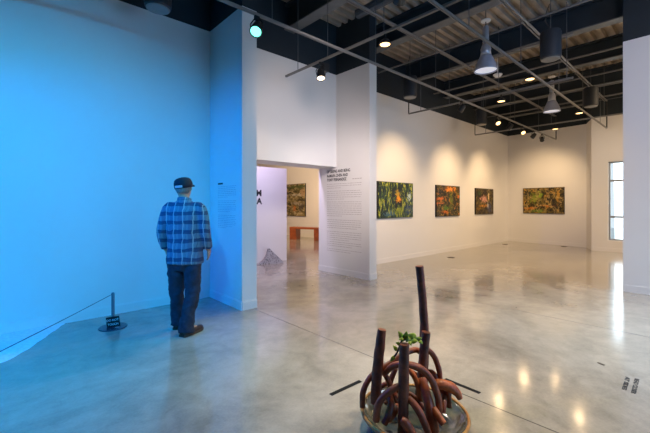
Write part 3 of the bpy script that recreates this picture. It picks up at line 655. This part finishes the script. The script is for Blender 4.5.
root([(373, 400, .08), (380, 388, .1), (388, 384, .1), (396, 396, .08)], [.016, .018, .018, .017])
# leafy sprig
bm = bmesh.new(); tw = smooth_path([S(393, 358, -.1), S(398, 351, -.11), S(400.5, 343, -.12), S(405, 339.5, -.13), S(413, 341, -.1), S(420, 338.5, -.06)], 8); tube(bm, tw, .0055, 6); link('twig', bm, M['twig'], t, True)
def leaf(c, d, n, L, wd):
    bm = bmesh.new(); d = Vector(d).normalized(); n = Vector(n).normalized(); s = d.cross(n).normalized(); rows = []
    for i in range(8):
        u = i/7; hw = wd*math.sin(math.pi*min(.98, max(.03, u**.8))); mid = Vector(c)+d*L*u+n*(.25*L*math.sin(u*2.6)*.6)
        rows.append([bm.verts.new(mid-s*hw+n*.006*hw/wd), bm.verts.new(mid), bm.verts.new(mid+s*hw+n*.006*hw/wd)])
    for i in range(7):
        for j in (0, 1): bm.faces.new((rows[i][j], rows[i][j+1], rows[i+1][j+1], rows[i+1][j]))
    o = link('leaf', bm, M['green'], t, True); md = o.modifiers.new('s', 'SOLIDIFY'); md.thickness = .0015
rr, gg, up = W(1, 0), W(0, 1), Vector((0, 0, 1))
for px, py, v, dx, dz, dg, L, wd in ((402, 339, -.12, -.5, 1, 0, .055, .016), (405, 339, -.13, .1, 1, -.3, .06, .02), (408, 339, -.13, .8, .7, 0, .055, .018), (410, 341, -.12, 1, .1, -.4, .05, .017), (406, 340, -.14, .5, .3, -.8, .05, .018), (412, 341, -.1, .6, .9, .3, .05, .016),
        (404, 340, -.13, -.9, .2, -.3, .04, .014), (416, 340, -.08, 1, .5, -.3, .04, .013), (418, 340, -.07, .6, -.5, -.3, .035, .012), (397, 351, -.11, -.7, .9, 0, .045, .012), (395, 355, -.1, -.6, -.8, -.1, .05, .011), (400, 345, -.12, -.8, .5, -.2, .035, .011), (409, 341, -.12, .3, -.7, -.6, .03, .012)):
    d_ = rr*dx+up*dz+gg*dg; leaf(S(px, py, v), d_, (-gg*.8+up*.5).cross(d_).cross(d_)*-1 if True else up, L, wd)

# ------------------------------------------------------------------ standing man
MG = 4.08; mr = (184.5-325)/FOC*MG
man = thing('person', 'man in a dark cap, blue plaid shirt and dark jeans, back turned to the viewer', 'person', W(mr, MG, 0), YAW-math.pi/2)
def ml(px, py, g=MG): return ((px-325)/FOC*g-mr, EYE+(HZ-py)*g/FOC)     # local x, z
def remesh(o, vox, it=3):
    md = o.modifiers.new('r', 'REMESH'); md.mode = 'VOXEL'; md.voxel_size = vox; md.use_smooth_shade = True
    sm_ = o.modifiers.new('s', 'SMOOTH'); sm_.iterations = it; sm_.factor = .5; return o
HX, HY = -.02, .03            # head centre
HIPL, HIPR = -.1, .09
LF = (-.115, .10); RF = (.075, -.13)   # heel positions (x,y)
bm = bmesh.new()
loft(bm, [(0, 0, .80, .13, .09), (0, 0, .92, .165, .115), (0, 0, 1.05, .14, .10), (0, 0, 1.2, .155, .105), (0, 0, 1.33, .175, .11), (0, .005, 1.41, .16, .1), (-.005, .01, 1.46, .09, .075), (-.01, .015, 1.49, .06, .062), (-.015, .02, 1.55, .058, .06)], 24)
loft(bm, [(HX, HY-.01, 1.52, .045, .05), (HX, HY+.01, 1.55, .06, .08), (HX, HY+.01, 1.60, .072, .095), (HX, HY, 1.65, .078, .1), (HX, HY, 1.69, .074, .095), (HX, HY, 1.73, .055, .075), (HX, HY, 1.752, .03, .04)], 24)
# face: nose, brow, chin, lips; ears
tube(bm, [(HX, HY+.1, 1.655), (HX, HY+.116, 1.635), (HX, HY+.122, 1.617), (HX, HY+.1, 1.607)], [.008, .011, .015, .01], 8)
tube(bm, [(HX-.045, HY+.086, 1.664), (HX, HY+.1, 1.668), (HX+.045, HY+.086, 1.664)], .009, 8)
tube(bm, [(HX-.02, HY+.088, 1.585), (HX, HY+.1, 1.586), (HX+.02, HY+.088, 1.585)], .007, 8)
tube(bm, [(HX-.015, HY+.08, 1.55), (HX+.015, HY+.08, 1.55)], .02, 8)
for s in (-1, 1): tube(bm, [(HX+s*.077, HY-.005, 1.605), (HX+s*.088, HY-.012, 1.625), (HX+s*.088, HY-.015, 1.65), (HX+s*.076, HY-.002, 1.66)], [.009, .012, .013, .008], 8)
arms = {}
for s, pts in ((-1, [(-.165, 0, 1.42), (-.222, -.01, 1.29), (-.25, -.02, 1.16), (-.256, .03, 1.02), (-.25, .10, .92)]), (1, [(.165, 0, 1.42), (.216, -.01, 1.29), (.24, -.02, 1.16), (.25, .03, 1.02), (.244, .10, .92)])):
    P = smooth_path(pts, 5); arms[s] = P; tube(bm, P, [.058, .048, .043, .038, .028], 14)
    w = Vector(pts[-1]); d = Vector((-s*.12, .45, -.9)).normalized(); acr = Vector((0, .9, .45)).normalized(); inn = Vector((-s, 0, 0))
    tube(bm, [w-d*.01, w+d*.03, w+d*.085], [.026, .036, .037], 14, flat=.5, up=inn)
    for i, (o_, l_) in enumerate(((-.028, .062), (-.0095, .074), (.0095, .078), (.028, .07))):
        b0 = w+d*.075+acr*o_; k1 = b0+d*l_*.42+inn*.004; k2 = k1+(d+inn*.35).normalized()*l_*.33; k3 = k2+(d+inn*.8).normalized()*l_*.25
        tube(bm, smooth_path([b0, k1, k2, k3], 3), [.0098, .009, .0085, .007], 8)
    th0 = w+d*.02+acr*.026; tube(bm, smooth_path([th0, th0+acr*.03+d*.028, th0+acr*.038+d*.055, th0+acr*.036+d*.075+inn*.006], 3), [.014, .011, .010, .008], 8)
legs = {}
for s, hip, f, kn in ((-1, HIPL, LF, (-.115, .06, .47)), (1, HIPR, RF, (.105, -.04, .47))):
    pts = [(hip, 0, .86), (hip+(kn[0]-hip)*.5, kn[1]*.5, .68), kn, (f[0]*.5+kn[0]*.5, f[1]*.6+kn[1]*.4, .28), (f[0], f[1], .1), (f[0], f[1]+.01, .06)]
    legs[s] = smooth_path(pts, 5); tube(bm, legs[s], [.085, .075, .056, .052, .038, .036], 16)
    dirf = Vector((s*.28+.05, 1, 0)).normalized() if s < 0 else Vector((.42, .9, 0)).normalized()
    b0 = Vector((f[0], f[1], .05)); tube(bm, [b0-dirf*.03, b0+dirf*.06, b0+dirf*.14+Vector((0, 0, -.015)), b0+dirf*.18+Vector((0, 0, -.02))], [.03, .036, .034, .02], 12)
body = remesh(link('body', bm, M['skin'], man), .0065, 2)
# shirt
bm = bmesh.new()
loft(bm, [(.01, 0, .775, .2, .14), (.01, 0, .80, .208, .146), (.008, 0, .9, .203, .143), (.004, 0, 1.05, .192, .132), (0, -.005, 1.2, .195, .132), (0, -.005, 1.32, .2, .13), (0, 0, 1.40, .185, .115), (-.005, .005, 1.44, .155, .105), (-.008, .01, 1.475, .1, .085), (-.01, .015, 1.5, .078, .078)], 32)
for s in (-1, 1):
    P = [Vector(p) for p in arms[s]][:-2]; tube(bm, [Vector((s*.11, 0, 1.425))]+P, [.055, .074, .073, .067, .061, .058, .056, .053, .05, .046], 18)
shirt = remesh(link('shirt', bm, M['plaid'], man), .011, 4)
tx = bpy.data.textures.new('cloth_folds', 'CLOUDS'); tx.noise_scale = .11
dm = shirt.modifiers.new('d', 'DISPLACE'); dm.texture = tx; dm.strength = .016; dm.mid_level = .5; dm.texture_coords = 'LOCAL'
bm = bmesh.new(); lathe(bm, [(.07, 0), (.082, 0), (.078, .045), (.068, .045)], 24, mtx=Matrix.Translation((-.01, .016, 1.475)) @ Matrix.Rotation(R(-14), 4, 'X'), close=True); col_ = link('collar', bm, M['plaid'], shirt, True)
# jeans
bm = bmesh.new()
loft(bm, [(0, 0, .70, .13, .10), (0, 0, .78, .175, .125), (0, 0, .88, .18, .128), (0, 0, .97, .168, .12), (0, 0, 1.0, .155, .11)], 28)
for s in (-1, 1):
    P = [Vector(p) for p in legs[s]]; P = P[:-3]+[Vector((P[-3].x, P[-3].y-.005, .055)), Vector((P[-3].x, P[-3].y-.008, .035))]
    tube(bm, P, [.104, .1, .094, .088, .082, .078, .077, .079, .084, .088], 20)
jeans = remesh(link('jeans', bm, M['jeans'], man), .011, 4)
tx2 = bpy.data.textures.new('denim_folds', 'CLOUDS'); tx2.noise_scale = .08
dm = jeans.modifiers.new('d', 'DISPLACE'); dm.texture = tx2; dm.strength = .03; dm.mid_level = .5; dm.texture_coords = 'LOCAL'
# shoes
for s, f in ((-1, LF), (1, RF)):
    dirf = Vector((-.23, 1, 0)).normalized() if s < 0 else Vector((.42, .9, 0)).normalized(); sd = Vector((dirf.y, -dirf.x, 0))
    bm = bmesh.new(); ub = Vector((f[0], f[1], 0)); st = [(-.07, .03, .035), (-.05, .05, .045), (0, .056, .046), (.07, .048, .05), (.13, .04, .052), (.19, .034, .046), (.225, .026, .026)]
    rings = []
    for u, h, w_ in st:
        rings.append([bm.verts.new(ub+dirf*u+sd*math.cos(a_)*w_+Vector((0, 0, .022+max(0, math.sin(a_))*h*1.15-(.012 if math.sin(a_) < 0 else 0)))) for a_ in [2*math.pi*k_/14 for k_ in range(14)]])
    for i in range(len(rings)-1):
        for k_ in range(14): bm.faces.new((rings[i][k_], rings[i][(k_+1) % 14], rings[i+1][(k_+1) % 14], rings[i+1][k_]))
    bm.faces.new(rings[0][::-1]); bm.faces.new(rings[-1])
    sh = link('shoe', bm, M['shoe'], man, True)
    bm = bmesh.new(); pts = [(ub+dirf*u+sd*(w_+.006))[:2] for u, h, w_ in st]+[(ub+dirf*u-sd*(w_+.006))[:2] for u, h, w_ in st[::-1]]; prism(bm, pts, 0, .024); link('sole', bm, M['sole'], sh)
# hair and cap (worn level, peak forwards)
bm = bmesh.new(); loft(bm, [(HX, HY-.022, 1.575, .058, .076), (HX, HY-.02, 1.61, .077, .092), (HX, HY-.015, 1.66, .083, .1), (HX, HY-.01, 1.69, .08, .098)], 28); link('hair', bm, M['hair'], man, True)
cm = Matrix.Translation((HX, HY, 1.655)) @ Matrix.Rotation(R(8), 4, 'X') @ Matrix.Rotation(R(-7), 4, 'Y')
bm = bmesh.new(); seg = 32; rings = []
for r_, z in ((1.0, 0), (1.02, .03), (.99, .06), (.88, .09), (.66, .108), (.35, .117), (.08, .12)):
    rings.append([bm.verts.new(cm @ Vector((.098*r_*math.cos(2*math.pi*k_/seg), -.004+.118*r_*math.sin(2*math.pi*k_/seg), z-.01))) for k_ in range(seg)])
for i in range(len(rings)-1):
    for k_ in range(seg): bm.faces.new((rings[i][k_], rings[i][(k_+1) % seg], rings[i+1][(k_+1) % seg], rings[i+1][k_]))
bm.faces.new(rings[-1]); bm.faces.new(rings[0][::-1])
cap = link('cap', bm, M['cap'], man, True)
bm = bmesh.new(); a0 = [bm.verts.new(cm @ Vector((.09*math.cos(a_), .09+.0*math.sin(a_)+.02*math.sin(a_), -.005+.012*math.sin(a_)))) for a_ in [math.pi*k_/12 for k_ in range(13)]]; a1 = [bm.verts.new(cm @ Vector((.092*math.cos(a_), .085+.1*math.sin(a_), -.012-.006*math.sin(a_)))) for a_ in [math.pi*k_/12 for k_ in range(13)]]
for k_ in range(12): bm.faces.new((a0[k_], a0[k_+1], a1[k_+1], a1[k_]))
pk = link('peak', bm, M['cap'], cap, True); md = pk.modifiers.new('s', 'SOLIDIFY'); md.thickness = .004
bm = bmesh.new(); vs0 = []; vs1 = []
for k_ in range(9):
    a_ = R(-90-6)+R(50)*(k_/8-.5); vs0.append(bm.verts.new(cm @ Vector((.102*math.cos(a_), -.004+.123*math.sin(a_), .000)))); vs1.append(bm.verts.new(cm @ Vector((.103*math.cos(a_), -.004+.124*math.sin(a_), .026))))
for k_ in range(8): bm.faces.new((vs0[k_], vs0[k_+1], vs1[k_+1], vs1[k_]))
st_ = link('strap', bm, M['capst'], cap); md = st_.modifiers.new('s', 'SOLIDIFY'); md.thickness = .003

# ------------------------------------------------------------------ remaining room light and added fills
def area(name, loc, d, sx, sy, e, col):
    l = bpy.data.lights.new(name, 'AREA'); l.shape = 'RECTANGLE'; l.size = sx; l.size_y = sy; l.energy = e; l.color = col
    o = bpy.data.objects.new(name, l); C.objects.link(o); o.matrix_world = Matrix.Translation(loc) @ look(d); return o
area('added_blue_fill', (4.6, -5.8, 2.2), (.12, 1, -.05), 5, 3, 190, (.14, .50, 1))  # added bluish fill behind the camera; no window stands there
l_ = area('added_pink_fill', (3.4, -1.5, 4.4), (1, .1, -.25), 1.6, 1.6, 52, (1, .86, .95)); l_.data.spread = R(120)  # added fill for the text and right walls, no fixture built
l_ = area('added_cool_fill', (5.6, -1.2, 4.4), (-.1, .3, -1), 2, 2, 75, (.70, .84, 1)); l_.data.spread = R(76)  # unseen cool fill added above the near floor
area('added_warm_fill', (11, -1.8, 4.4), (0, .25, -1), 2.5, 2.5, 210, (1, .74, .48))  # added warm fill for the hall, unseen behind the right wall
for p, tg, e, c, s in (((6.2, 10.8, 3.6), (10, 12.9, 1.6), 420, WARM, 90), ((8.6, 9.5, 3.6), (9.4, 10, 0), 200, WARM, 120), ((4.2, 6.2, 3.4), (4.8, 7.5, 1.6), 160, (.80, .66, 1), 160), ((7.5, 7.5, 3.6), (7.0, 8.5, 0), 120, (.9, .7, 1), 110)):
    spot_light('back_room_lamp', p, tg, e, c, s, .8, .1)
for p, tg, e in (((7.0, 2.1, 3.55), (8.2, 5.3, 1.2), 30), ((11, 2.1, 3.55), (14, 2.2, 1.4), 50)): spot_light('wash', p, tg, e, WW, 110, .9, .1)
l = bpy.data.lights.new('window_daylight', 'AREA'); l.shape = 'RECTANGLE'; l.size = 1.2; l.size_y = 3; l.energy = 25; l.color = (.8, .9, 1)
o = bpy.data.objects.new('window_daylight', l); C.objects.link(o); o.matrix_world = Matrix.Translation((14.3, (wy0+wy1)/2, 1.6)) @ look((-1, 0, -.1))
w = bpy.data.worlds.new('sky'); bpy.context.scene.world = w; w.use_nodes = True
w.node_tree.nodes['Background'].inputs[0].default_value = (.82, .92, 1, 1); w.node_tree.nodes['Background'].inputs[1].default_value = .75

# ------------------------------------------------------------------ camera
cd = bpy.data.cameras.new('camera'); cam = bpy.data.objects.new('camera', cd); C.objects.link(cam)
cd.sensor_width = 36; cd.lens = 36*FOC/650; cd.shift_y = -(216.5-HZ)/650; cd.clip_start = .05
cam.location = (0, 0, EYE); cam.rotation_euler = (math.pi/2, 0, YAW-math.pi/2)
sc = bpy.context.scene; sc.camera = cam
sc.view_settings.view_transform = 'Standard'; sc.view_settings.look = 'None'; sc.view_settings.exposure = 0.35; sc.view_settings.gamma = 1; sc.view_settings.use_curve_mapping = False
